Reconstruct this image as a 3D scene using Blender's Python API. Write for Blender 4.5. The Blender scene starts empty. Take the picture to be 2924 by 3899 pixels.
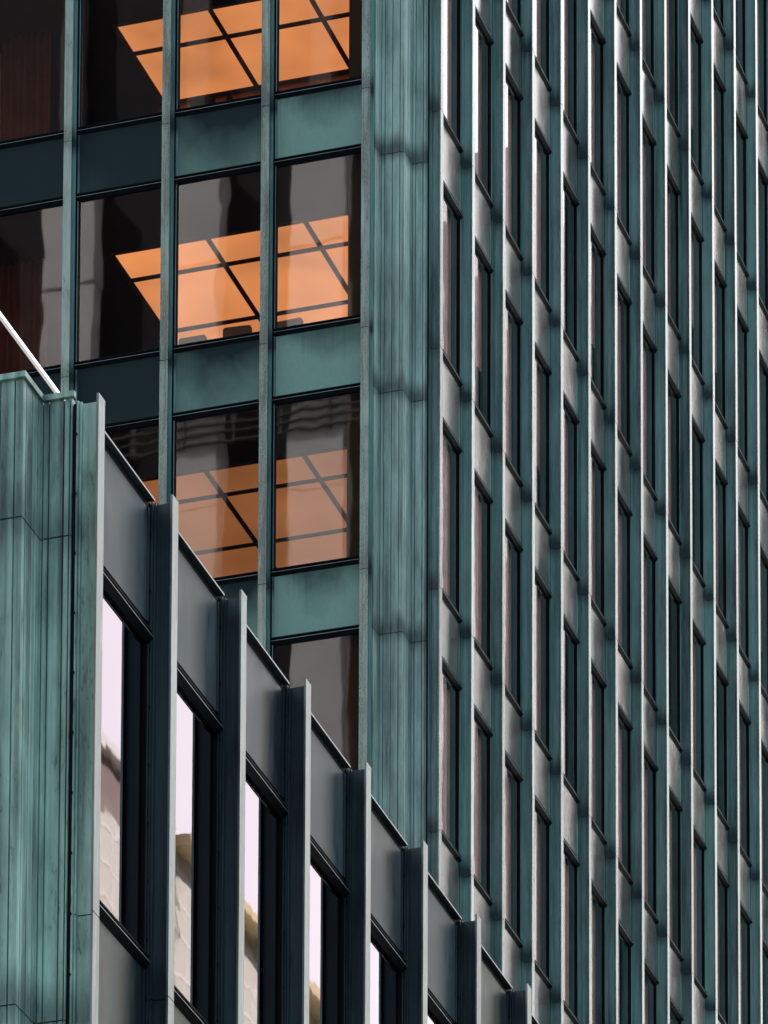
import bpy, bmesh, math, random
from mathutils import Vector, Matrix
random.seed(7)
S = bpy.context.scene
# ------------------------------------------------------------------ camera
CAM = Vector((21.4449, -66.2179, -46.2913))
YAW, PITCH, ROLL, FOC = -0.305752, 0.136843, 0.002046, 21.5798
SHX, SHY = 0.280916, 7.913736
Fv = Vector((math.sin(YAW)*math.cos(PITCH), math.cos(YAW)*math.cos(PITCH), math.sin(PITCH)))
Rv = Vector((math.cos(YAW), -math.sin(YAW), 0)); Uv = Rv.cross(Fv)
cr, sr = math.cos(ROLL), math.sin(ROLL)
Rv, Uv = cr*Rv+sr*Uv, -sr*Rv+cr*Uv
cd = bpy.data.cameras.new('camera'); cam = bpy.data.objects.new('camera', cd)
S.collection.objects.link(cam); S.camera = cam
cam.matrix_world = Matrix(((Rv.x, Uv.x, -Fv.x, CAM.x), (Rv.y, Uv.y, -Fv.y, CAM.y), (Rv.z, Uv.z, -Fv.z, CAM.z), (0, 0, 0, 1)))
cd.sensor_fit = 'HORIZONTAL'; cd.sensor_width = 36.0
cd.lens = FOC*1000/2924*36
cd.shift_x = -SHX*1000/2924; cd.shift_y = SHY*1000/2924
cd.clip_start = 0.5; cd.clip_end = 3000
def px(p):                                   # where a point lands, in photograph pixels (used to leave out what is never seen)
    d = Vector(p)-CAM; z = d.dot(Fv)
    return (1462+SHX*1000+FOC*1000*d.dot(Rv)/z, 1949.5+SHY*1000-FOC*1000*d.dot(Uv)/z)
# ------------------------------------------------------------------ world, sun, exposure
SUN_AZ = Vector((-0.88, 0.47, 0)).normalized(); SUN_EL = math.radians(46)
W = bpy.data.worlds.new('World'); S.world = W; W.use_nodes = True
nt = W.node_tree; nt.nodes.clear()
wo = nt.nodes.new('ShaderNodeOutputWorld')
sky = nt.nodes.new('ShaderNodeTexSky'); sky.sky_type = 'NISHITA'; sky.sun_disc = False
sky.sun_elevation = SUN_EL; sky.sun_rotation = math.atan2(SUN_AZ.x, SUN_AZ.y)
sky.dust_density = 3.0; sky.air_density = 1.0
bg = nt.nodes.new('ShaderNodeBackground'); bg.inputs[1].default_value = 0.12
nt.links.new(sky.outputs[0], bg.inputs[0])
tcw = nt.nodes.new('ShaderNodeTexCoord'); nz = nt.nodes.new('ShaderNodeTexNoise')
nz.inputs['Scale'].default_value = 2.6; nz.inputs['Detail'].default_value = 6
nt.links.new(tcw.outputs['Generated'], nz.inputs['Vector'])
rp = nt.nodes.new('ShaderNodeValToRGB')
rp.color_ramp.elements[0].position = 0.3; rp.color_ramp.elements[0].color = (0.78, 0.78, 0.80, 1)
rp.color_ramp.elements[1].position = 0.7; rp.color_ramp.elements[1].color = (1.0, 1.0, 1.0, 1)
nt.links.new(nz.outputs[0], rp.inputs[0])
bg2 = nt.nodes.new('ShaderNodeBackground'); bg2.inputs[1].default_value = 0.85
vd = nt.nodes.new('ShaderNodeVectorMath'); vd.operation = 'DOT_PRODUCT'; vd.inputs[1].default_value = Vector((0.42, 0.80, 0.43)).normalized()
nt.links.new(tcw.outputs['Generated'], vd.inputs[0])
mr = nt.nodes.new('ShaderNodeMapRange'); mr.interpolation_type = 'SMOOTHSTEP'
mr.inputs[1].default_value = 0.30; mr.inputs[2].default_value = 0.92; mr.inputs[3].default_value = 0.60; mr.inputs[4].default_value = 1.75
nt.links.new(vd.outputs['Value'], mr.inputs[0]); nt.links.new(mr.outputs[0], bg2.inputs[1])
mr2 = nt.nodes.new('ShaderNodeMapRange'); mr2.inputs[1].default_value = 0.30; mr2.inputs[2].default_value = 0.92; nt.links.new(vd.outputs['Value'], mr2.inputs[0])
cm = nt.nodes.new('ShaderNodeMix'); cm.data_type = 'RGBA'; cm.inputs[6].default_value = (0.70, 0.88, 1.0, 1); cm.inputs[7].default_value = (1.0, 0.96, 0.98, 1)
nt.links.new(mr2.outputs[0], cm.inputs[0])
cm2 = nt.nodes.new('ShaderNodeMix'); cm2.data_type = 'RGBA'; cm2.blend_type = 'MULTIPLY'; cm2.inputs[0].default_value = 1.0
nt.links.new(cm.outputs[2], cm2.inputs[6]); nt.links.new(rp.outputs[0], cm2.inputs[7]); nt.links.new(cm2.outputs[2], bg2.inputs[0])
mx = nt.nodes.new('ShaderNodeMixShader'); mx.inputs[0].default_value = 0.8
nt.links.new(bg.outputs[0], mx.inputs[1]); nt.links.new(bg2.outputs[0], mx.inputs[2]); nt.links.new(mx.outputs[0], wo.inputs[0])
sl = bpy.data.lights.new('sun', 'SUN'); sl.energy = 4.8; sl.angle = math.radians(0.5); sl.color = (1.0, 0.95, 0.88)
so = bpy.data.objects.new('sun', sl); S.collection.objects.link(so)
tosun = SUN_AZ*math.cos(SUN_EL)+Vector((0, 0, math.sin(SUN_EL)))
so.rotation_euler = tosun.to_track_quat('Z', 'Y').to_euler()
S.view_settings.view_transform = 'Standard'; S.view_settings.look = 'None'
S.view_settings.exposure = 1.3; S.view_settings.gamma = 1.0; S.view_settings.use_curve_mapping = False
S.cycles.max_bounces = 10; S.cycles.glossy_bounces = 5; S.cycles.transparent_max_bounces = 12
# ------------------------------------------------------------------ helpers
COL = S.collection
def lk(t, a, b): t.links.new(a, b)
def newmat(name):
    m = bpy.data.materials.new(name); m.use_nodes = True
    t = m.node_tree; b = t.nodes['Principled BSDF']
    return m, t, b
def N(t, typ, **kw):
    n = t.nodes.new(typ)
    for k, v in kw.items(): setattr(n, k, v)
    return n
def math_(t, op, a, b=None, clamp=False):
    n = t.nodes.new('ShaderNodeMath'); n.operation = op; n.use_clamp = clamp
    for i, v in enumerate((a, b)):
        if v is None: continue
        if isinstance(v, (int, float)): n.inputs[i].default_value = v
        else: t.links.new(v, n.inputs[i])
    return n.outputs[0]
def noise(t, vec, scale, detail=5, rough=0.6, dist=0.0):
    n = t.nodes.new('ShaderNodeTexNoise'); n.inputs['Scale'].default_value = scale
    n.inputs['Detail'].default_value = detail; n.inputs['Roughness'].default_value = rough; n.inputs['Distortion'].default_value = dist
    t.links.new(vec, n.inputs['Vector']); return n.outputs[0]
def mapping(t, vec, sc, loc=(0, 0, 0)):
    n = t.nodes.new('ShaderNodeMapping'); n.inputs['Scale'].default_value = sc; n.inputs['Location'].default_value = loc
    t.links.new(vec, n.inputs['Vector']); return n.outputs[0]
def ramp(t, v, a, b):
    n = t.nodes.new('ShaderNodeMapRange'); n.inputs[1].default_value = a; n.inputs[2].default_value = b
    n.clamp = True; t.links.new(v, n.inputs[0]); return n.outputs[0]
def mixc(t, f, a, b):
    n = t.nodes.new('ShaderNodeMix'); n.data_type = 'RGBA'
    if isinstance(f, (int, float)): n.inputs[0].default_value = f
    else: t.links.new(f, n.inputs[0])
    for i, v in ((6, a), (7, b)):
        if isinstance(v, tuple): n.inputs[i].default_value = (*v, 1)
        else: t.links.new(v, n.inputs[i])
    return n.outputs[2]
H = 3.37970; Z0 = -3.21670; BAY = 1.41; U0 = 0.8055
def bronze(name, dark, green, lo, hi, rough=0.42, metal=0.35, joint=None, jstr=0.8, streak=1.0, pale=None, spec=0.5, strips=0.0, bump=0.004, fine=0.22, runs=0.5, chips=0.0):
    """weathered bronze: dark metal under uneven, vertically streaked verdigris; soot collects at the joints"""
    m, t, b = newmat(name)
    pos = N(t, 'ShaderNodeNewGeometry').outputs['Position']
    oi = N(t, 'ShaderNodeObjectInfo')
    st = noise(t, mapping(t, pos, (9*streak, 9*streak, 0.55)), 1.6, 6, 0.62, 0.3)
    bl = noise(t, mapping(t, pos, (1.1, 1.1, 0.5)), 1.0, 4, 0.6, 0.4)
    fi = noise(t, mapping(t, pos, (60, 60, 5)), 1.0, 4, 0.7)
    f = math_(t, 'ADD', math_(t, 'MULTIPLY', st, 0.5), math_(t, 'MULTIPLY', bl, 0.5))
    f = math_(t, 'ADD', f, math_(t, 'MULTIPLY', math_(t, 'SUBTRACT', fi, 0.5), fine))
    if strips:
        sn = noise(t, mapping(t, pos, (13, 13, 0.12), (7, 1, 3)), 1.0, 2, 0.5)
        f = math_(t, 'ADD', f, math_(t, 'MULTIPLY', math_(t, 'SUBTRACT', sn, 0.5), strips))
    f = math_(t, 'ADD', f, math_(t, 'MULTIPLY', math_(t, 'SUBTRACT', oi.outputs['Random'], 0.5), 0.22))
    f = ramp(t, f, lo, hi)
    if joint is not None:                    # soot stain above each joint, ragged upper edge
        z = N(t, 'ShaderNodeSeparateXYZ'); lk(t, pos, z.inputs[0])
        r = math_(t, 'SUBTRACT', z.outputs[2], joint - 50*H)
        r = math_(t, 'MODULO', r, H)
        wob = noise(t, mapping(t, pos, (14, 14, 1.0)), 1.0, 4, 0.6)
        up = ramp(t, math_(t, 'SUBTRACT', r, math_(t, 'MULTIPLY', wob, 0.30)), 0.16, -0.06)
        dn = ramp(t, math_(t, 'ADD', math_(t, 'SUBTRACT', r, H), math_(t, 'MULTIPLY', wob, 0.22)), -0.05, 0.14)
        s = math_(t, 'MAXIMUM', up, dn)
        f = math_(t, 'MULTIPLY', f, math_(t, 'SUBTRACT', 1.0, math_(t, 'MULTIPLY', s, jstr)))
        # runs of dirt washed down from each joint, each of its own length
        rn = ramp(t, noise(t, mapping(t, pos, (26, 26, 0.10), (5, 2, 1)), 1.0, 3, 0.6), 0.50, 0.66)
        ln = math_(t, 'MULTIPLY', noise(t, mapping(t, pos, (11, 11, 0.0), (1, 8, 1)), 1.0, 2, 0.5), 3.4)
        fade = ramp(t, math_(t, 'SUBTRACT', ln, math_(t, 'SUBTRACT', H, r)), 0.0, 1.0)
        f = math_(t, 'MULTIPLY', f, math_(t, 'SUBTRACT', 1.0, math_(t, 'MULTIPLY', math_(t, 'MULTIPLY', rn, fade), runs)))
    if chips:                                # flaked and scuffed spots where the dark metal shows
        ch = ramp(t, noise(t, mapping(t, pos, (34, 34, 7), (2, 9, 4)), 1.0, 5, 0.65, 0.4), 0.56, 0.63)
        cb_ = ramp(t, noise(t, mapping(t, pos, (4, 4, 1.2), (6, 3, 8)), 1.0, 4, 0.6, 0.5), 0.42, 0.62)
        f = math_(t, 'MULTIPLY', f, math_(t, 'SUBTRACT', 1.0, math_(t, 'MULTIPLY', math_(t, 'MULTIPLY', ch, cb_), chips)))
        f = math_(t, 'MULTIPLY', f, math_(t, 'SUBTRACT', 1.0, math_(t, 'MULTIPLY', cb_, chips*0.45)))
    c = mixc(t, f, dark, green)
    if pale is not None:
        pf = ramp(t, noise(t, mapping(t, pos, (30, 30, 2.5), (3, 3, 3)), 1.0, 6, 0.7), 0.56, 0.74)
        c = mixc(t, math_(t, 'MULTIPLY', pf, 0.55), c, pale)
    lk(t, c, b.inputs['Base Color'])
    b.inputs['Metallic'].default_value = metal
    rr = math_(t, 'ADD', math_(t, 'MULTIPLY', f, 0.16), rough-0.05)
    rr = math_(t, 'ADD', rr, math_(t, 'MULTIPLY', math_(t, 'SUBTRACT', fi, 0.5), 0.1))
    lk(t, rr, b.inputs['Roughness'])
    b.inputs['Specular IOR Level'].default_value = spec
    bp = N(t, 'ShaderNodeBump'); bp.inputs['Strength'].default_value = 0.35; bp.inputs['Distance'].default_value = bump
    lk(t, math_(t, 'ADD', math_(t, 'MULTIPLY', bl, 2.0), math_(t, 'MULTIPLY', fi, 0.25)), bp.inputs['Height']); lk(t, bp.outputs[0], b.inputs['Normal'])
    return m
def plain(name, c, rough=0.6, metal=0.0, var=0.15, sc=2.0):
    m, t, b = newmat(name)
    pos = N(t, 'ShaderNodeNewGeometry').outputs['Position']
    n = noise(t, mapping(t, pos, (sc, sc, sc)), 1.0, 5, 0.6)
    lk(t, mixc(t, ramp(t, n, 0.3, 0.7), tuple(x*(1-var) for x in c), tuple(min(1, x*(1+var)) for x in c)), b.inputs['Base Color'])
    b.inputs['Roughness'].default_value = rough; b.inputs['Metallic'].default_value = metal
    if max(c) < 0.06: b.inputs['Specular IOR Level'].default_value = 0.1
    return m
def glass(name, tint, ior, amp, base=0.0, wav=(2.2, 2.2, 1.0), reft=(1, 1, 1)):
    m = bpy.data.materials.new(name); m.use_nodes = True; t = m.node_tree; t.nodes.clear()
    o = t.nodes.new('ShaderNodeOutputMaterial')
    geo = N(t, 'ShaderNodeNewGeometry')
    oi = N(t, 'ShaderNodeObjectInfo')
    off = N(t, 'ShaderNodeVectorMath', operation='SCALE'); off.inputs[0].default_value = (37, 91, 53); lk(t, oi.outputs['Random'], off.inputs['Scale'])
    ad = N(t, 'ShaderNodeVectorMath', operation='ADD'); lk(t, geo.outputs['Position'], ad.inputs[0]); lk(t, off.outputs[0], ad.inputs[1])
    h = noise(t, mapping(t, ad.outputs[0], wav), 1.0, 2, 0.45)
    bp = N(t, 'ShaderNodeBump'); bp.inputs['Strength'].default_value = 1.0; bp.inputs['Distance'].default_value = amp
    lk(t, h, bp.inputs['Height'])
    gl = N(t, 'ShaderNodeBsdfGlossy'); gl.inputs['Roughness'].default_value = 0.012; gl.inputs['Color'].default_value = (*reft, 1); lk(t, bp.outputs[0], gl.inputs['Normal'])
    tr = N(t, 'ShaderNodeBsdfTransparent'); tr.inputs[0].default_value = (*tint, 1)
    fr = N(t, 'ShaderNodeFresnel'); fr.inputs['IOR'].default_value = ior
    f = math_(t, 'ADD', fr.outputs[0], base, True)
    f = math_(t, 'MULTIPLY', f, math_(t, 'SUBTRACT', 1.0, geo.outputs['Backfacing']))
    mxs = N(t, 'ShaderNodeMixShader'); lk(t, f, mxs.inputs[0]); lk(t, tr.outputs[0], mxs.inputs[1]); lk(t, gl.outputs[0], mxs.inputs[2])
    lk(t, mxs.outputs[0], o.inputs[0]); return m

M = {}
M['fin'] = bronze('fin_bronze', (0.020, 0.042, 0.050), (0.165, 0.310, 0.305), 0.24, 0.60, 0.42, 0.15, joint=Z0, jstr=0.95, spec=0.35, strips=0.3, runs=0.35, chips=0.25)
M['flange'] = bronze('flange_bronze', (0.10, 0.13, 0.132), (0.33, 0.42, 0.395), 0.30, 0.66, 0.24, 0.85, joint=Z0, jstr=0.5, pale=(0.50, 0.55, 0.51), strips=0.25, bump=0.003, chips=0.5)
M['column'] = bronze('column_bronze', (0.065, 0.105, 0.108), (0.390, 0.575, 0.540), 0.22, 0.64, 0.42, 0.15, joint=-3.956, jstr=1.0, pale=(0.50, 0.60, 0.57), strips=0.45, streak=0.8, runs=0.35, chips=0.4, fine=0.2)
M['wingcolumn'] = bronze('wing_column_bronze', (0.030, 0.060, 0.062), (0.360, 0.570, 0.490), 0.24, 0.58, 0.50, 0.10, joint=-27.635, jstr=0.6, streak=0.55, pale=(0.44, 0.44, 0.35), strips=0.7, fine=0.15, runs=0.5, chips=0.75)
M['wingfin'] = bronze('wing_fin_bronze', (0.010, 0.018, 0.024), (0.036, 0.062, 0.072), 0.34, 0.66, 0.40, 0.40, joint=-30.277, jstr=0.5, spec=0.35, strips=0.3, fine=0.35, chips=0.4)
M['panel'] = bronze('panel_bronze', (0.17, 0.18, 0.18), (0.50, 0.46, 0.43), 0.34, 0.68, 0.17, 0.85, streak=0.12, bump=0.0003, fine=0.03)
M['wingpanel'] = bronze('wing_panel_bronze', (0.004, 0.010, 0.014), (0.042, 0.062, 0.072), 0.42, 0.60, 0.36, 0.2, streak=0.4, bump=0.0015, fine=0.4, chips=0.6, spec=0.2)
M['wingflange'] = bronze('wing_flange_bronze', (0.075, 0.090, 0.094), (0.26, 0.30, 0.297), 0.30, 0.66, 0.32, 0.8, joint=-30.277, jstr=0.4, pale=(0.45, 0.47, 0.46), strips=0.25, bump=0.003, chips=0.5)
M['trim'] = bronze('trim_bronze', (0.05, 0.07, 0.08), (0.22, 0.27, 0.28), 0.3, 0.7, 0.4, 0.6)
M['dark'] = bronze('frame_bronze', (0.0012, 0.0025, 0.0045), (0.003, 0.006, 0.009), 0.3, 0.7, 0.5, 0.0, spec=0.06)
# the panels of the broad face: verdigris with light and shade painted in, differing on each (object colour = how light)
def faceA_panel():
    m, t, b = newmat('shaded_verdigris_panel_bronze')
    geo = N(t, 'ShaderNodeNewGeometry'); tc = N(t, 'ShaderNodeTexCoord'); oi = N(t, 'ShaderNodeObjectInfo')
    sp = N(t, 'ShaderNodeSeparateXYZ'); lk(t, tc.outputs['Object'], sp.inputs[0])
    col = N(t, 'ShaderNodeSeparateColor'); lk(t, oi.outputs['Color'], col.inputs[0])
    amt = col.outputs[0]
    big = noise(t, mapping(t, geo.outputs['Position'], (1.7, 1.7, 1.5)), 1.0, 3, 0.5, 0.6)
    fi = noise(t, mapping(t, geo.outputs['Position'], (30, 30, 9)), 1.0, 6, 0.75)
    # edge of the painted shade runs in a lazy curve across the panel (panel-local x, z)
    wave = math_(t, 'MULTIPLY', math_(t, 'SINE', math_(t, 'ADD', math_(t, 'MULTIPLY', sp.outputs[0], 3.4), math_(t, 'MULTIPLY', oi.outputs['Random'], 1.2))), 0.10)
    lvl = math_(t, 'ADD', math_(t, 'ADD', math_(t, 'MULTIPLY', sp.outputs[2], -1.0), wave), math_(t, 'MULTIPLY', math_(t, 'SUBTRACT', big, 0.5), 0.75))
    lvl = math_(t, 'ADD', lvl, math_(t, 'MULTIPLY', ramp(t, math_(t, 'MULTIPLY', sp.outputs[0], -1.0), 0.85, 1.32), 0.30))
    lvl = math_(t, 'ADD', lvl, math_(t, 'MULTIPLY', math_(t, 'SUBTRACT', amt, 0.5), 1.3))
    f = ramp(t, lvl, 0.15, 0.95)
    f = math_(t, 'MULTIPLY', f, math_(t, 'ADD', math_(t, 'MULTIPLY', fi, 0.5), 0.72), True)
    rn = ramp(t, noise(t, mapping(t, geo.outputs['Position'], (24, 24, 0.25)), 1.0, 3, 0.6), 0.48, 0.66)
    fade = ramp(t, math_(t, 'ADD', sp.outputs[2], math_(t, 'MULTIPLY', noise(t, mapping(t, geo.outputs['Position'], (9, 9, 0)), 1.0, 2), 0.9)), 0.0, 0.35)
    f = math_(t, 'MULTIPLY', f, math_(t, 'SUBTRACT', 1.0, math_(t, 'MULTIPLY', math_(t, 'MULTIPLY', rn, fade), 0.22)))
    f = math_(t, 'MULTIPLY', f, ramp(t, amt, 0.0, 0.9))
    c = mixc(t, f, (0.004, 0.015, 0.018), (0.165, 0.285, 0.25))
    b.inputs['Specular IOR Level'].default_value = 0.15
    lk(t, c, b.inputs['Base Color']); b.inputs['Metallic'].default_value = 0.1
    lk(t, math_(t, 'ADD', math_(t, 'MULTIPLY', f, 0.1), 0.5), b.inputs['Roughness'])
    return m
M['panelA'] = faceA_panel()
M['glassA'] = glass('bronze_tinted_glass', (0.86, 0.76, 0.66), 1.65, 0.00042, 0.02, (1.6, 1.6, 0.8))
M['glassB'] = glass('street_side_glass', (0.86, 0.78, 0.76), 1.75, 0.00022, 0.06, (1.5, 1.5, 1.2), (1.0, 0.90, 0.91))
M['glassW'] = glass('wing_glass', (0.16, 0.11, 0.10), 1.85, 0.00028, 0.12, (2.0, 2.0, 3.0), (0.80, 0.725, 0.765))
M['ceiling'] = plain('dark_ceiling', (0.022, 0.018, 0.018), 0.8)
M['interior'] = plain('interior_wall', (0.05, 0.045, 0.05), 0.8)
M['carpet'] = plain('carpet', (0.05, 0.04, 0.035), 0.95)
M['wood'] = plain('wood_panelling', (0.42, 0.17, 0.09), 0.5, 0, 0.35, 5)
M['bar'] = plain('ceiling_grid_bar', (0.07, 0.04, 0.028), 0.6)
M['chair'] = plain('chair_shell', (0.12, 0.09, 0.075), 0.6)
M['black'] = plain('black_plastic', (0.006, 0.005, 0.006), 0.6)
M['white'] = plain('polished_steel', (0.90, 0.89, 0.88), 0.22, 1.0, 0.03)
M['stone'] = plain('pale_stone', (0.56, 0.53, 0.52), 0.8, 0, 0.12, 0.3)
M['cream'] = plain('cream_stone', (0.74, 0.73, 0.64), 0.8, 0, 0.06, 0.6)
M['brown'] = plain('brown_stone', (0.30, 0.22, 0.20), 0.8, 0, 0.3, 0.4)
M['ledge'] = plain('white_ledge', (0.95, 0.90, 0.86), 0.7, 0, 0.02)
M['yellow'] = plain('sunlit_cornice', (0.85, 0.66, 0.36), 0.6)  # warm sunlight on the roof edge, painted into the colour
M['piers'] = plain('thin_dark_stone', (0.09, 0.075, 0.075), 0.8)
M['drape'] = plain('taupe_drape', (0.56, 0.52, 0.53), 0.9, 0, 0.2, 4)
def _vary(m):                                # each drape its own shade
    t = m.node_tree; b = t.nodes['Principled BSDF']; src = b.inputs['Base Color'].links[0].from_socket
    oi = N(t, 'ShaderNodeObjectInfo'); col = N(t, 'ShaderNodeSeparateColor'); lk(t, oi.outputs['Color'], col.inputs[0])
    cc = mixc(t, col.outputs[0], (0.10, 0.08, 0.085), src); lk(t, cc, b.inputs['Base Color'])
_vary(M['drape'])
M['roof'] = plain('roofing', (0.12, 0.12, 0.12), 0.9)
M['winglass'] = plain('dark_window_glass', (0.008, 0.007, 0.009), 0.5)
M['asphalt'] = plain('asphalt', (0.05, 0.05, 0.052), 0.9, 0, 0.3, 0.5)
M['paving'] = plain('paving', (0.20, 0.19, 0.18), 0.85, 0, 0.2, 1.0)
M['paint'] = plain('road_paint', (0.75, 0.74, 0.70), 0.7)
M['curtain'] = plain('red_brown_curtain', (0.16, 0.045, 0.035), 0.9, 0, 0.2, 3)
def emis():
    m, t, b = newmat('luminous_panel')
    pos = N(t, 'ShaderNodeNewGeometry').outputs['Position']
    n = noise(t, mapping(t, pos, (0.9, 0.9, 0.9)), 1.0, 2, 0.5); n2 = noise(t, mapping(t, pos, (70, 70, 70)), 1.0, 2, 0.6)
    s = math_(t, 'ADD', math_(t, 'MULTIPLY', n, 0.8), math_(t, 'MULTIPLY', n2, 0.16))
    oi = N(t, 'ShaderNodeObjectInfo'); col = N(t, 'ShaderNodeSeparateColor'); lk(t, oi.outputs['Color'], col.inputs[0])
    b.inputs['Base Color'].default_value = (0.5, 0.35, 0.2, 1); b.inputs['Roughness'].default_value = 0.6
    b.inputs['Emission Color'].default_value = (1.0, 0.45, 0.195, 1)
    lk(t, math_(t, 'MULTIPLY', math_(t, 'ADD', s, 0.36), col.outputs[0]), b.inputs['Emission Strength'])
    return m
M['lum'] = emis()

class MB:
    def __init__(s): s.bm = bmesh.new(); s.mats = []
    def mi(s, m):
        if m not in s.mats: s.mats.append(m)
        return s.mats.index(m)
    def poly_prism(s, pts3a, pts3b, m):
        i = s.mi(m); bm = s.bm
        a = [bm.verts.new(p) for p in pts3a]; b = [bm.verts.new(p) for p in pts3b]
        n = len(a); fs = [bm.faces.new(a), bm.faces.new(b[::-1])]
        for k in range(n): fs.append(bm.faces.new((a[k], b[k], b[(k+1) % n], a[(k+1) % n])))
        for f in fs: f.material_index = i
        bmesh.ops.recalc_face_normals(bm, faces=fs)
    def prism(s, plan, z0, z1, m, mp=lambda u, v, z: (u, v, z)):
        s.poly_prism([mp(u, v, z0) for u, v in plan], [mp(u, v, z1) for u, v in plan], m)
    def box(s, x0, x1, y0, y1, z0, z1, m, mp=lambda u, v, z: (u, v, z)):
        s.prism([(x0, y0), (x1, y0), (x1, y1), (x0, y1)], z0, z1, m, mp)
    def sect(s, prof, u0, u1, m, mp):        # profile in (v,z) run along u
        s.poly_prism([mp(u0, v, z) for v, z in prof], [mp(u1, v, z) for v, z in prof], m)
    def tube(s, p0, p1, r, m, n=12):
        p0, p1 = Vector(p0), Vector(p1); d = (p1-p0).normalized()
        a = d.orthogonal().normalized(); b = d.cross(a)
        f = lambda p: [p+(a*math.cos(2*math.pi*k/n)+b*math.sin(2*math.pi*k/n))*r for k in range(n)]
        s.poly_prism(f(p0), f(p1), m)
    def mesh(s, name, bevel=0):
        if bevel: bmesh.ops.bevel(s.bm, geom=[e for e in s.bm.edges if len(e.link_faces) == 2 and e.calc_face_angle(0) > 0.5], offset=bevel, segments=2, affect='EDGES', clamp_overlap=True)
        me = bpy.data.meshes.new(name); s.bm.to_mesh(me); s.bm.free()
        for m in s.mats: me.materials.append(M[m])
        return me
    def build(s, name, parent=None, loc=(0, 0, 0), bevel=0):
        return put(name, s.mesh(name, bevel), parent, loc)
def put(name, me, parent=None, loc=(0, 0, 0)):
    o = bpy.data.objects.new(name, me); COL.objects.link(o)
    o.location = loc
    if parent:
        o.parent = parent
    return o
def tag(o, label=None, cat=None, group=None, kind=None):
    if label: o['label'] = label
    if cat: o['category'] = cat
    if group: o['group'] = group
    if kind: o['kind'] = kind
    return o
def empty(name, loc=(0, 0, 0)):
    o = bpy.data.objects.new(name, None); COL.objects.link(o); o.location = loc; return o
GZ = -48.0
mapB = lambda u, v, z: (v, u, z)             # u runs along the face away from the corner, v outward
mapA = lambda u, v, z: (-u, -v, z)
# ------------------------------------------------------------------ ground
g = MB(); g.box(-1500, 1500, -1500, 1500, GZ-1, GZ, 'asphalt'); tag(g.build('ground'), kind='structure')
g = MB(); g.box(-30, 12.5, -45, 70, GZ+0.004, GZ+0.15, 'paving'); g.box(24, 70, -30, 140, GZ+0.004, GZ+0.15, 'paving'); g.box(-90, 30, -180, -112, GZ+0.004, GZ+0.15, 'paving')
tag(g.build('pavement'), kind='structure')
g = MB()
for k in range(40): g.box(17.9, 18.05, -100+k*6, -97+k*6, GZ+0.004, GZ+0.008, 'paint')
tag(g.build('road_marking'), kind='structure')

# ------------------------------------------------------------------ shared profiles
def fin_segments(mb, mp, zlist, mat_f, mat_w, cap=0.035, first=False):
    """I-section fin: flange in front, web, inner flange and the box it stands on; one length per storey with an open joint"""
    for (za, zb) in zlist:
        e = random.uniform(-0.0012, 0.0012)
        mb.box(-0.0575, 0.0575, -0.016+e, e, za, zb+cap, mat_f, mp)
        mb.box(-0.009, 0.009, -0.128, -0.0162+e, za, zb, mat_w, mp)
        mb.box(-0.040, 0.040, -0.141, -0.1282, za, zb, mat_w, mp)
    za, zb = zlist[0][0], zlist[-1][1]
    mb.box(-0.062, 0.062, -0.156, -0.1445, za, zb, mat_w, mp)
    mb.box(-0.060 if first else -0.085, 0.085, -0.18 if first else -0.30, -0.1562, za, zb-0.02, 'dark', mp)
    mb.box(-0.006, 0.006, -0.120, -0.020, za, zb-0.05, 'dark', mp)   # splice plates seen dark in the joints
def rail_prof(zt, v0=-0.165):                # two undercut lips, one above the other
    return [(v0-0.03, zt), (v0+0.034, zt), (v0+0.034, zt-0.009), (v0+0.004, zt-0.044), (v0+0.004, zt-0.050),
            (v0+0.046, zt-0.050), (v0+0.046, zt-0.058), (v0+0.002, zt-0.098), (v0-0.03, zt-0.098)]
def window_meshes(mp, hw, tag_, gmat, jm='fin'):
    """frame and pane of one window: bottom at z=0, head at z=hw; u from 0 (fin centre) to BAY"""
    f = MB(); L, Rr = 0.0855, BAY-0.0855
    f.sect(rail_prof(0.0), L, Rr, 'dark', mp)
    f.sect(rail_prof(hw+0.098), L, Rr, 'dark', mp)
    for zt in (0.0, hw+0.098): f.box(L+0.001, Rr-0.001, -0.1188, -0.1178, zt-0.0575, zt-0.0505, 'trim', mp)
    for a, b in ((L, L+0.028), (Rr-0.028, Rr)):
        f.box(a, b, -0.195, -0.158, 0.0006, hw-0.0006, 'dark', mp)
        c = (a+b)/2; f.box(c-0.005, c+0.005, -0.1578, -0.150, 0.0006, hw-0.0006, jm, mp)
    fm = f.mesh('window_'+tag_)
    p = MB(); p.box(L+0.0285, Rr-0.0285, -0.190, -0.182, 0.001, hw-0.001, gmat, mp); pm = p.mesh('pane_'+tag_)
    return fm, pm
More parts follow.
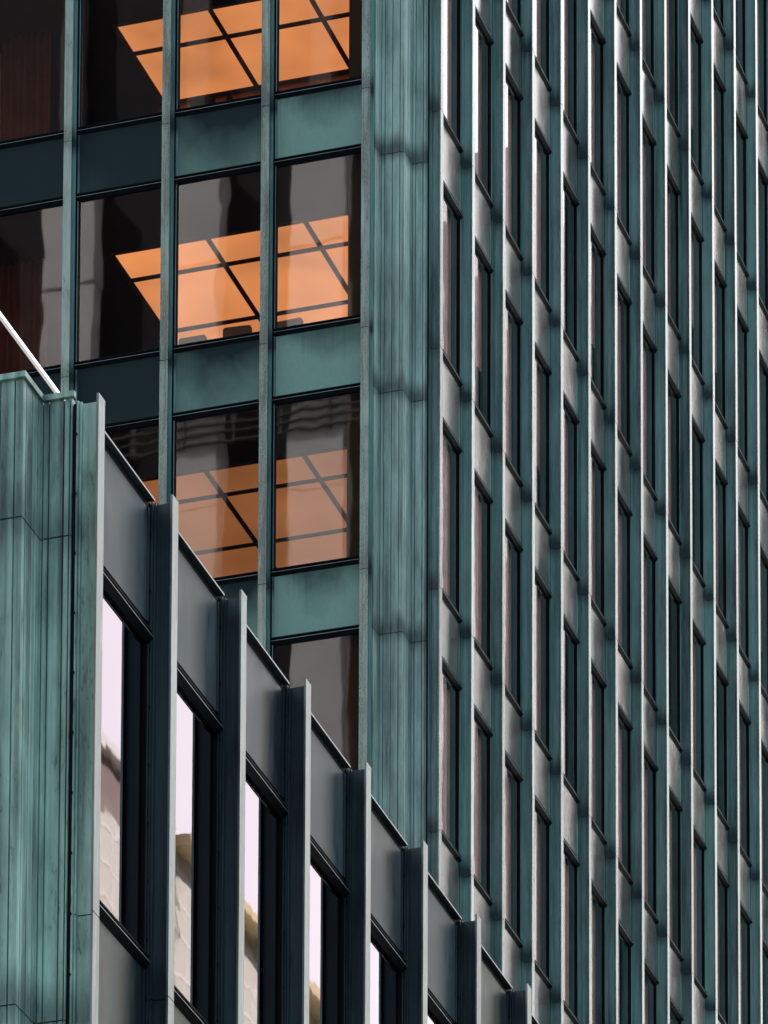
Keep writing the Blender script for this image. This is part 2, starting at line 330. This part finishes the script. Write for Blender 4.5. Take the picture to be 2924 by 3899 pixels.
def panel_mesh(mp, hp, tag_, mat, jm='fin'):
    """spandrel: a dished sheet with a raised rim, top at z=0"""
    L, Rr = 0.0855, BAY-0.0855
    p = MB(); p.box(L, Rr, -0.30, -0.1755, -hp, 0, 'dark', mp)
    bm = p.bm; i = p.mi(mat); nu, nz_ = 22, 14; vs = {}
    for a in range(nu+1):
        for c in range(nz_+1):
            s_, q_ = a/nu, c/nz_
            w = (1-(2*s_-1)**6)*(1-(2*q_-1)**6)
            vs[a, c] = bm.verts.new(mp(L+0.03+(Rr-L-0.06)*s_, -0.166-0.005*w, -hp+0.001+(hp-0.002)*q_))
    fs = []
    for a in range(nu):
        for c in range(nz_):
            fc = bm.faces.new((vs[a, c], vs[a+1, c], vs[a+1, c+1], vs[a, c+1])); fc.material_index = i; fc.smooth = True; fs.append(fc)
    bmesh.ops.recalc_face_normals(bm, faces=fs)
    n0 = fs[len(fs)//2].normal.copy(); out = Vector(mp(0, 1, 0))
    if n0.dot(out) < 0: bmesh.ops.reverse_faces(bm, faces=fs)
    for a, b in ((L, L+0.028), (Rr-0.028, Rr)): p.box(a, b, -0.17, -0.157, -hp+0.001, -0.001, jm, mp)
    return p.mesh('spandrel_panel_'+tag_)
def groove_line(pts, seams, gw=0.012, gd=0.024):
    """plan polyline with seam grooves cut in; seams = {segment index: [distances]}"""
    out = []
    for i in range(len(pts)-1):
        a, b = Vector(pts[i]), Vector(pts[i+1]); d = (b-a); L = d.length; d.normalize()
        n = Vector((-d.y, d.x))              # inward side for this winding
        out.append(tuple(a))
        for s_ in seams.get(i, []):
            for q, k in ((s_-gw/2, 0), (s_-gw/2, 1), (s_+gw/2, 1), (s_+gw/2, 0)): out.append(tuple(a+d*q+n*gd*k))
    out.append(tuple(pts[-1])); return out
CP = [(-0.79, 0.185), (-0.73, 0.185), (-0.73, 0.40), (-0.40, 0.40), (-0.40, 0.73), (-0.185, 0.73), (-0.185, 0.79)]
SEAM = {1: [0.055, 0.16, 0.200], 2: [0.014, 0.062, 0.168, 0.272], 3: [0.058, 0.164, 0.268, 0.316], 4: [0.014, 0.056, 0.160, 0.203]}
def corner_column(mb, ox, oy, zs, mat, back=0.9):
    line = groove_line(CP, SEAM)
    plan = line+[(-back, 0.79), (-back, back), (-0.79, back)]
    plan = line+[(-0.26, 0.79), (-0.79, 0.79), (-0.79, 0.26)]
    mp = lambda u, v, z: (u+ox, v+oy, z)
    for za, zb in zs: mb.prism(plan, za, zb, mat, mp)
    core = [(-0.77, 0.22), (-0.758, 0.22), (-0.758, 0.428), (-0.428, 0.428), (-0.428, 0.758), (-0.22, 0.758), (-0.22, 0.77), (-0.77, 0.77)]
    mb.prism(core, zs[0][0], zs[-1][1]-0.01, 'dark', mp)

# ------------------------------------------------------------------ the tower
tower = empty('office_tower', (0, 0, GZ))
tag(tower, 'tall green bronze office tower with dense vertical fins and orange lit rooms at its corner', 'office tower')
def P(o):                                    # parent to the tower keeping world coordinates
    o.parent = tower; o.location = (o.location.x, o.location.y, o.location.z-GZ); return o
NT = 14; FA, FB = 19, 28                     # bays on each face
ZTOP = Z0+5*H
zsegs = [(Z0-n*H+0.004, Z0-(n-1)*H-0.004) for n in range(12, -5, -1)]
zsegs[0] = (GZ+5.0, zsegs[0][1])
colsegs = [(-3.956-n*H+0.005, -3.956-(n-1)*H-0.005) for n in range(12, -5, -1)]
colsegs[0] = (GZ+0.2, colsegs[0][1])
c = MB(); corner_column(c, 0, 0, colsegs, 'column'); P(c.build('corner_column'))
def behind_wing(x, y):                       # silhouette of the nearer wing in the photograph
    pts = [(0, 1430), (372, 1500), (659, 1900), (918, 2259), (1165, 2600), (1395, 2915), (1614, 3211), (1817, 3492), (2009, 3757), (2130, 3960)]
    for a, b in zip(pts, pts[1:]):
        if a[0] <= x < b[0]: return y > a[1]+(b[1]-a[1])*(x-a[0])/(b[0]-a[0])
    return False
def seen(mp, k, za, zb):
    for u in (0.12, 0.45, 0.7, 0.95, 1.29):
        for z in (za, (za+zb)/2, za*0.75+zb*0.25, za*0.25+zb*0.75, zb):
            x, y = px(mp(U0+k*BAY+u, -0.17, z))
            if 0 <= x <= 2924 and 0 <= y <= 3899 and not behind_wing(x, y): return True
    return False
SPT, SPB, WH, WB = -3.050, -3.912, -4.010, -6.332    # storey n=0: spandrel top and bottom, window head and foot
patina_light = {0: 0.88, 1: 0.50, 2: 0.10, 3: 0.04}  # per bay: how much light is painted into the panel colour
def drape_mesh(u0, u1, zlow):
    db = MB(); i_ = db.mi('drape'); prev = None; nn = int((u1-u0)/0.02)
    for lay in (0, 1):
        prev = None
        for j in range(nn+1):
            u = u0+(u1-u0)*j/nn; v = -0.30-0.004*lay+0.012*math.sin(j*0.95)+0.005*math.sin(j*2.3)
            a_, b_ = db.bm.verts.new((v, u, zlow)), db.bm.verts.new((v, u, 2.36))
            if prev: db.bm.faces.new((prev[0], a_, b_, prev[1])).material_index = i_
            prev = (a_, b_)
    return db.mesh('drape')
DR = [drape_mesh(0.10, 1.31, -0.05), drape_mesh(0.72, 1.31, -0.05), drape_mesh(0.10, 1.31, 0.9), drape_mesh(0.98, 1.31, -0.05)]
rd = random.Random(11)
for key, mp, gm, pm_ in (('A', mapA, 'glassA', 'panelA'), ('B', mapB, 'glassB', 'panel')):
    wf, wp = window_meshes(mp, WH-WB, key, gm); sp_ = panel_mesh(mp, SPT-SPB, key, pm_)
    rest = []
    for k in range(-0, NT if key == 'B' else 8):
        for n in range(-4, 8):
            dz = -n*H; o3 = mp(U0+k*BAY, 0, 0)
            vw = seen(mp, k, WB+dz, WH+dz); vs_ = seen(mp, k, SPB+dz, SPT+dz)
            if vw:
                w = P(put('window', wf, None, (o3[0], o3[1], WB+dz)))
                q = put('pane', wp, w)
                if key == 'B' and rd.random() < 0.85:
                    dd = put('drape', DR[rd.choice((0, 0, 0, 1, 1, 2, 3))], w); dd.color = (rd.uniform(0.45, 1.0), 0, 0, 1)
            if vs_:
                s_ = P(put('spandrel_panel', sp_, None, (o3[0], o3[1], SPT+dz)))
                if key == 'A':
                    a = patina_light.get(k, 0.02)
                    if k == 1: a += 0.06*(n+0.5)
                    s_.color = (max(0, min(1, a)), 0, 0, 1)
            for vis, me, z in ((vw, (wf, wp), WB+dz), (vs_, (sp_,), SPT+dz)):
                if not vis: rest.append((me, (o3[0], o3[1], z)))
    # the bays outside the photograph's view, in one object
    bmr = bmesh.new(); mats = []
    for mes, loc in rest:
        for me in mes:
            mm = []
            for m_ in me.materials:
                if m_ not in mats: mats.append(m_)
                mm.append(mats.index(m_))
            nv, nf = len(bmr.verts), len(bmr.faces)
            if me is sp_ and False: continue
            bmr.from_mesh(me); bmr.verts.ensure_lookup_table(); bmr.faces.ensure_lookup_table()
            for v in bmr.verts[nv:]: v.co += Vector(loc)
            for f_ in bmr.faces[nf:]: f_.material_index = mm[f_.material_index]
    me = bpy.data.meshes.new('bay'); bmr.to_mesh(me); bmr.free()
    for m_ in mats: me.materials.append(m_)
    tag(P(put('bay', me)), kind='stuff')
    for k in range(0, (NT if key == 'B' else 8)+1):
        f = MB(); o3 = mp(U0+k*BAY, 0, 0)
        mpf = (lambda mp: lambda u, v, z: mp(u, v, z))(mp)
        fin_segments(f, mpf, zsegs, 'flange', 'fin', 0, k == 0)
        P(f.build('fin', None, (o3[0], o3[1], 0)))
# body beyond the modelled bays, slabs, core
XL, YL = -(U0+8*BAY), U0+NT*BAY
b = MB()
b.box(-27, XL-0.1, 0.2, 0.5, GZ+5, ZTOP-H, 'dark'); b.box(-0.5, -0.2, YL+0.1, 45, GZ+5, ZTOP-H, 'dark')
b.box(-27, -26.7, 0.5, 45, GZ+5, ZTOP-H, 'dark'); b.box(-26.7, -0.5, 44.7, 45, GZ+5, ZTOP-H, 'dark')
b.box(-18, -9.5, 12, 34, GZ+0.2, ZTOP-H, 'interior')
P(b.build('wall'))
b = MB(); b.box(-26.6, -0.82, 0.82, 44.6, ZTOP-H-0.4, ZTOP-H-0.05, 'roof'); P(b.build('roof'))
ZC = -3.85                                    # finished ceiling of the storey whose window head is WH
for n in range(-4, 6):
    z = ZC-n*H
    b = MB()
    sl_ = [(-26.6, 0.31), (-0.81, 0.31), (-0.81, 0.81), (-0.31, 0.81), (-0.31, 44.6), (-26.6, 44.6)]
    b.prism(sl_, z, z+0.06, 'ceiling'); b.prism(sl_, z+0.0605, z+0.42, 'carpet')
    P(b.build('floor_slab'))
# interior partitions of the corner rooms
b = MB()
for n in range(-2, 4):
    zc = ZC-n*H; zf = zc-H+0.421
    b.box(-1.165, -0.82, 0.36, 1.2, zf, zc-0.001, 'interior'); b.box(-1.165, -1.05, 1.201, 11.5, zf, zc-0.001, 'interior')
    b.box(-1.049, -0.81, 1.201, 1.24, zf, zc-0.001, 'interior')
P(b.build('partition'))
b = MB(); zc = ZC+H; b.box(-5.2, -1.17, 3.78, 3.9, zc-H+0.421, zc-0.001, 'wood'); b.box(-5.2, -1.17, 6.6, 6.75, zc-2*H+0.421, zc-H-0.001, 'wood'); P(b.build('wood_wall'))
b = MB()
for n in (-1, 0):
    zc = ZC-n*H; zf = zc-H+0.421
    b.box(-7.6, -6.72, 1.9, 2.0, zf, zc-0.001, 'wood')
    b.box(-9.5, -5.3, 4.6, 4.7, zf, zc-0.001, 'interior')
P(b.build('wood_partition'))
for n in (-1, 0):                            # hanging folds of curtain beside the wood panel
    zc = ZC-n*H; zf = zc-H+0.43; cb = MB(); pl = []
    for i in range(41): pl.append((-6.68+i*0.018, 1.6+0.035*math.sin(i*1.15)))
    pl += [(x, y+0.012) for x, y in reversed(pl)]
    cb.prism(pl, zf, zc-0.01, 'curtain')
    tag(cb.build('curtain'), ('red brown curtain hanging in the top left room behind the glass', 'red brown curtain hanging behind the glass just above the white roof rail')[n+1], 'curtain', 'curtains in the left rooms')
# luminous ceilings: a dark grid of bars with glowing panels set in it
XS = [-5.06, -3.665, -2.255, -0.845]
YS = [1.05, 2.44, 3.85, 5.26, 6.67]
for n, power, ylast in ((-1, 0.44, 2), (0, 0.47, 4), (1, 0.165, 4), (2, 0.0, 0)):
    if power == 0: continue
    z = ZC-n*H
    g_ = MB(); ys = list(YS); ys[2] = 3.72 if n < 0 else YS[2]; y0, y1 = 1.74, ys[ylast]+0.05
    for x in XS: g_.box(x-0.036, x+0.036, y0, y1, z-0.030, z-0.001, 'bar')
    for j, y in enumerate(ys[1:ylast+1]):
        for a, c_ in zip(XS, XS[1:]): g_.box(a+0.0365, c_-0.0365, y-0.048, y+0.048, z-0.030, z-0.001, 'bar')
    for a, c_ in zip(XS, XS[1:]): g_.box(a+0.0365, c_-0.0365, y0, y0+0.03, z-0.030, z-0.001, 'bar')
    gr = P(g_.build('luminous_ceiling'))
    for a, c_ in zip(XS, XS[1:]):
        lo = y0+0.031
        for y in ys[1:ylast+1]:
            l_ = MB(); l_.box(a+0.037, c_-0.037, lo, y-0.0485, z-0.022, z-0.002, 'lum')
            lp = l_.build('light_panel', gr); lp.color = (power, 0, 0, 1); lo = y+0.0485

# ------------------------------------------------------------------ things behind the glass
def office_chair(x, y, zf, rot, top, label):
    t = empty('office_chair', (x, y, zf)); t.rotation_euler = (0, 0, rot)
    tag(t, label, 'chair', 'office chairs at the window')
    b = MB(); b.box(-0.24, 0.24, -0.23, 0.23, 0.44, 0.51, 'chair'); b.build('seat', t, bevel=0.025)
    b = MB()                                 # backrest: rounded top corners, gently curved
    out = [(-0.19, top-0.44), (-0.20, top-0.07)]+[(-0.15-0.05*math.cos(a), top-0.05+0.05*math.sin(a)) for a in (0.4, 0.8, 1.2)]
    out = out+[(-u, z) for u, z in reversed(out)]
    b.poly_prism([(u, -0.25+0.12*u*u*4, z) for u, z in out], [(u, -0.205+0.12*u*u*4, z) for u, z in out], 'chair'); b.build('backrest', t)
    b = MB(); b.tube((0, 0, 0.08), (0, 0, 0.44), 0.025, 'black'); b.box(-0.03, 0.03, -0.24, -0.205, 0.40, top-0.3, 'black'); b.build('stem', t)
    for s_ in (-1, 1):
        b = MB(); b.box(s_*0.27-0.025, s_*0.27+0.025, -0.15, 0.12, 0.66, 0.69, 'black'); b.box(s_*0.27-0.015, s_*0.27+0.015, -0.02, 0.02, 0.46, 0.66, 'black'); b.build('armrest', t)
    for k in range(5):
        a = k*2*math.pi/5; b = MB(); b.tube((0, 0, 0.09), (0.29*math.cos(a), 0.29*math.sin(a), 0.06), 0.017, 'black'); b.tube((0.29*math.cos(a)-0.02, 0.29*math.sin(a), 0.03), (0.29*math.cos(a)+0.02, 0.29*math.sin(a), 0.03), 0.03, 'black'); b.build('leg', t)
ZF0 = ZC-H+0.421
office_chair(-3.52, 1.03, ZF0, 0.0, 0.965, 'left one of two grey brown office chairs sharing the middle window of the lit room')
office_chair(-2.90, 1.03, ZF0, 0.08, 1.005, 'right one of two grey brown office chairs sharing the middle window of the lit room')
office_chair(-2.14, 1.03, ZF0, -0.05, 0.975, 'grey brown office chair whose rounded top shows alone in the window beside the corner')
ZF1 = ZF0+H
cb = MB(); cb.box(-4.9, -1.3, 0.45, 0.95, ZF1+0.06, ZF1+0.50, 'wood'); cb.box(-4.92, -1.28, 0.43, 0.97, ZF1+0.501, ZF1+0.53, 'wood'); cb.box(-4.85, -1.35, 0.5, 0.9, ZF1+0.001, ZF1+0.059, 'black')
tag(cb.build('cabinet'), 'low wooden cabinet along the top window wall under the dark monitor', 'cabinet')
mo = empty('monitor', (-3.35, 0.66, ZF1+0.531)); tag(mo, 'dark flat monitor standing in the top middle window under the orange ceiling', 'monitor')
b = MB(); b.box(-0.18, 0.18, -0.02, 0.02, 0.10, 0.395, 'black'); b.build('screen', mo, bevel=0.006)
b = MB(); b.box(-0.10, 0.10, -0.07, 0.07, 0, 0.012, 'black'); b.box(-0.02, 0.02, -0.015, 0.015, 0.012, 0.11, 'black'); b.build('stand', mo)
b = MB(); b.poly_prism([(-0.13, -0.04, 0), (0.10, -0.04, 0), (0.02, -0.04, 0.39), (0.0, -0.04, 0.39)], [(-0.13, 0.06, 0), (0.10, 0.06, 0), (0.02, 0.02, 0.39), (0.0, 0.02, 0.39)], 'black')
o = b.build('desk_sign', None, (-2.95, 0.64, ZF1+0.531)); tag(o, 'small dark pointed desk sign right of the monitor in the top middle window', 'desk sign')

# ------------------------------------------------------------------ the wing in front
WX, WY = 8.48295, -33.93876; WT = -26.68; WJ = -30.277
wing = empty('office_wing', (WX, WY, GZ))
tag(wing, 'lower bronze office wing in front with stepped green corner and white sky in its windows', 'office building')
def PW(o):
    o.parent = wing; o.location = (o.location.x-WX, o.location.y-WY, o.location.z-GZ); return o
mapW = lambda u, v, z: (v+WX, u+WY, z)
mapL = lambda u, v, z: (-u+WX, -v+WY, z)
NW = 12
wseg = [(WJ-n*H+0.004, WJ-(n-1)*H-0.004) for n in range(4, 0, -1)]+[(WJ+0.004, WT)]
wseg[0] = (GZ+4, wseg[0][1])
wcol = [(-27.635-n*H+0.005, -27.635-(n-1)*H-0.005) for n in range(5, 0, -1)]+[(-27.635+0.005, -26.66)]
wcol[0] = (GZ+0.2, wcol[0][1])
c = MB(); corner_column(c, WX, WY, wcol, 'wingcolumn'); PW(c.build('corner_column'))
# coping that follows the stepped corner
def offset_line(off): return [(-0.79, 0.185-off), (-0.73+off, 0.185-off), (-0.73+off, 0.40-off), (-0.40+off, 0.40-off), (-0.40+off, 0.73-off), (-0.185+off, 0.73-off), (-0.185+off, 0.742)]
c = MB()
c.prism(offset_line(0.022)+[(-0.30, 0.742), (-0.79, 0.70)], -26.662, -26.622, 'wingcolumn', lambda u, v, z: (u+WX, v+WY, z))
PW(c.build('corner_coping'))
for key, mp, cnt in (('W', mapW, NW), ('L', mapL, 4)):
    l2 = (lambda u, v, z: (v, u, z)) if key == 'W' else (lambda u, v, z: (-u, -v, z))
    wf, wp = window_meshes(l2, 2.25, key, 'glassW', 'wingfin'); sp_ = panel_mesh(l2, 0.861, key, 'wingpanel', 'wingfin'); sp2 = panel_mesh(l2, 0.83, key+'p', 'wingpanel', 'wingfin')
    for k in range(cnt):
        o3 = mp(U0+k*BAY, 0, 0)
        for j in range(0, 4):
            zb = -29.985-j*H
            w = PW(put('window', wf, None, (o3[0], o3[1], zb))); put('pane', wp, w)
            if j == 0:
                q_ = PW(put('spandrel_panel', sp2, None, (o3[0], o3[1], -26.74))); q_.rotation_euler = (0, 0, 0)
            PW(put('spandrel_panel', sp_, None, (o3[0], o3[1], zb-0.099)))
        cp = MB(); cp.box(0.0875, BAY-0.0875, -0.30, -0.118, -0.014, 0, 'wingflange', l2); cp.box(0.0875, BAY-0.0875, -0.30, -0.164, -0.0585, -0.0142, 'dark', l2)  # dark strip below the lip paints in the soffit shade
        PW(cp.build('coping', None, (o3[0], o3[1], -26.68)))
    for k in range(cnt+1):
        o3 = mp(U0+k*BAY, 0, 0); f = MB()
        sg = [(a, b_) for a, b_ in wseg]
        green = (k == 0)
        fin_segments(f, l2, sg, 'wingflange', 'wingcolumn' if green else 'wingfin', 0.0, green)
        zz = WT-0.25
        while zz > WT-9:
            for q in (-0.074, 0.074): f.box(q-0.007, q+0.007, -0.156, -0.148, zz, zz+0.014, 'dark', l2)
            zz -= 0.42
        # the flange stands a little above the web at the roof
        f.box(-0.0575, 0.0575, -0.016, 0, WT+0.0002, WT+0.034, 'wingflange', l2)
        PW(f.build('fin', None, (o3[0], o3[1], 0)))
b = MB()
b.box(WX-14, WX-0.82, WY+0.32, WY+18, -26.99, -26.9, 'roof'); b.box(WX-0.8195, WX-0.32, WY+0.82, WY+18, -26.99, -26.9, 'roof')
b.box(WX-14, WX-0.82, WY+0.31, WY+0.40, -26.9, -26.72, 'dark'); b.box(WX-0.40, WX-0.31, WY+0.82, WY+17.6, -26.9, -26.72, 'dark')
PW(b.build('roof'))
b = MB()
b.box(WX-4.5, WX-2.5, WY+2.5, WY+17, GZ+0.2, -27, 'interior')
for j in range(5): b.box(WX-6.6, WX-0.82, WY+0.31, WY+17.6, -27.62-j*H, -27.2-j*H, 'ceiling'); b.box(WX-0.8195, WX-0.31, WY+0.82, WY+17.6, -27.62-j*H, -27.2-j*H, 'ceiling')
b.box(WX-0.4, WX-0.1, WY+17.85, WY+18, GZ+4, -26.8, 'dark')
b.box(WX-14, WX-6.6, WY+0.3, WY+0.6, GZ+4, -26.9, 'dark')
b.box(WX-6.5, WX-0.4, WY+17.7, WY+18, GZ+4, -27, 'dark')
PW(b.build('wall'))
# guard rail set back on the wing's roof
rl = empty('roof_rail', (WX-1.0, WY+0.9, -26.9)); tag(rl, 'white painted guard rail on the flat roof behind the stepped green corner', 'railing')
rx, rz = 7.483, -25.557
b = MB(); b.box(-0.012, 0.012, -0.1, 14, rz+26.9-0.014, rz+26.9+0.014, 'white'); b.build('top_rail', rl)
b = MB(); b.box(-6, -0.0225, -0.1, -0.056, rz+26.9-0.022, rz+26.9+0.022, 'white'); b.build('top_rail', rl)
for y in (2.2, 5.0, 7.8, 10.6, 13.4):
    b = MB(); b.tube((0, y, 0), (0, y, rz+26.9-0.022), 0.018, 'white'); b.build('post', rl)
for x in (-2, -4):
    b = MB(); b.tube((x, -0.1, 0), (x, -0.1, rz+26.9-0.022), 0.018, 'white'); b.build('post', rl)

# ------------------------------------------------------------------ what the glass mirrors: buildings across the streets
def stone_block(name, x0, x1, y0, y1, zt, wallm, label, fl=3.6, bw=3.0, faces='W', ledges=0, cornice=None, winw=1.3):
    t = empty(name, ((x0+x1)/2, (y0+y1)/2, GZ)); cx, cy = (x0+x1)/2, (y0+y1)/2
    tag(t, label, 'building')
    b = MB(); b.box(x0-cx, x1-cx, y0-cy, y1-cy, 0.15, zt-GZ, wallm); b.build('wall', t)
    f = MB(); z = zt-GZ-1.2
    while z > 6:
        y = y0-cy+1.0
        while y+winw < y1-cy:
            if 'W' in faces: f.box(x0-cx-0.03, x0-cx+0.1, y, y+winw, z-2.0, z, 'winglass')
            y += bw
        z -= fl
    if f.mats: tag(f.build('window', t), kind='stuff')
    else: f.bm.free()
    if ledges:
        l_ = MB(); z = zt-GZ-0.3
        while z > zt-GZ-26: l_.box(x0-cx-0.006, x0-cx-0.001, y0-cy, y1-cy, z, z+0.07, 'ledge'); z -= ledges
        y = y0-cy+0.4
        while y < y1-cy-0.5: l_.box(x0-cx-0.005, x0-cx-0.0015, y, y+0.07, 2, zt-GZ-0.3, 'ledge'); y += 0.9
        tag(l_.build('moulding', t), kind='stuff')
    if cornice:
        k_ = MB(); k_.box(x0-cx-0.35, x1-cx, y0-cy-0.2, y1-cy+0.2, zt-GZ+0.001, zt-GZ+0.22, cornice); k_.build('cornice', t)
    return t
stone_block('stone_building', 27.8, 35.5, 66, 97, 51.0, 'stone', 'pale stone building reflected in the upper street side windows', fl=1.9, bw=1.1, winw=0.45)
stone_block('stone_building', 27.8, 35.5, 97.1, 125, 57.0, 'stone', 'taller pale stone building reflected in the fins far windows', fl=1.9, bw=1.1, winw=0.45)
sb = stone_block('cream_building', 27.8, 45, -6, 20.8, -4.0, 'cream', 'cream building with dark brown top storey reflected in the first wing window', faces='', ledges=0.62)
b = MB(); b.box(-8.5, 8.4, -13.3, 13.3, -3.995-GZ, -2.6-GZ, 'brown'); b.build('top_storey', sb)
b = MB()
b.box(-8.65, -8.501, -13.3, 13.3, -2.9-GZ, -2.75-GZ, 'ledge')
b.build('ledge', sb)
stone_block('cream_building', 27.8, 45, 20.9, 60, -3.2, 'cream', 'cream building with sunlit yellow cornice reflected in the wing windows', faces='', ledges=0.62, cornice='yellow')
t = empty('pier_building', (-45, -140, GZ)); tag(t, 'office tower with pale stone piers reflected in the windows of the broad face', 'building')
b = MB(); b.box(-50, 38, -10, 9.2, 0.15, 165, 'black'); b.build('wall', t)
b = MB(); b.box(-49.9, 37.9, 9.201, 9.3, 5, 164, 'winglass'); b.build('glazing', t)
for k in range(-8, 14):
    xc = -51.75+45+k*5.25; b = MB()
    if xc < -50 or xc > 37: continue
    for z0_, z1_, wd in ((0.2, 60, 2.2), (60.05, 84, 2.2), (84.05, 100, 2.2), (100.05, 113, 2.2), (113.05, 123.2, 2.2), (123.35, 127.6, 2.2), (127.65, 150, 0.9)):
        b.box(xc-wd/2, xc+wd/2, 9.31, 10.2 if wd > 1 else 9.9, z0_, z1_, 'stone' if wd > 1 else 'piers')
    b.build('pier', t)
b = MB()
for z in (115.5, 115.9, 116.3, 116.7, 117.1): b.box(-49.8, 37.8, 10.25, 10.4, z, z+0.06, 'piers')
for k in range(44): b.box(-49+k*2.0, -48.9+k*2.0, 10.24, 10.35, 115.4, 117.2, 'piers')
b.build('balustrade', t)
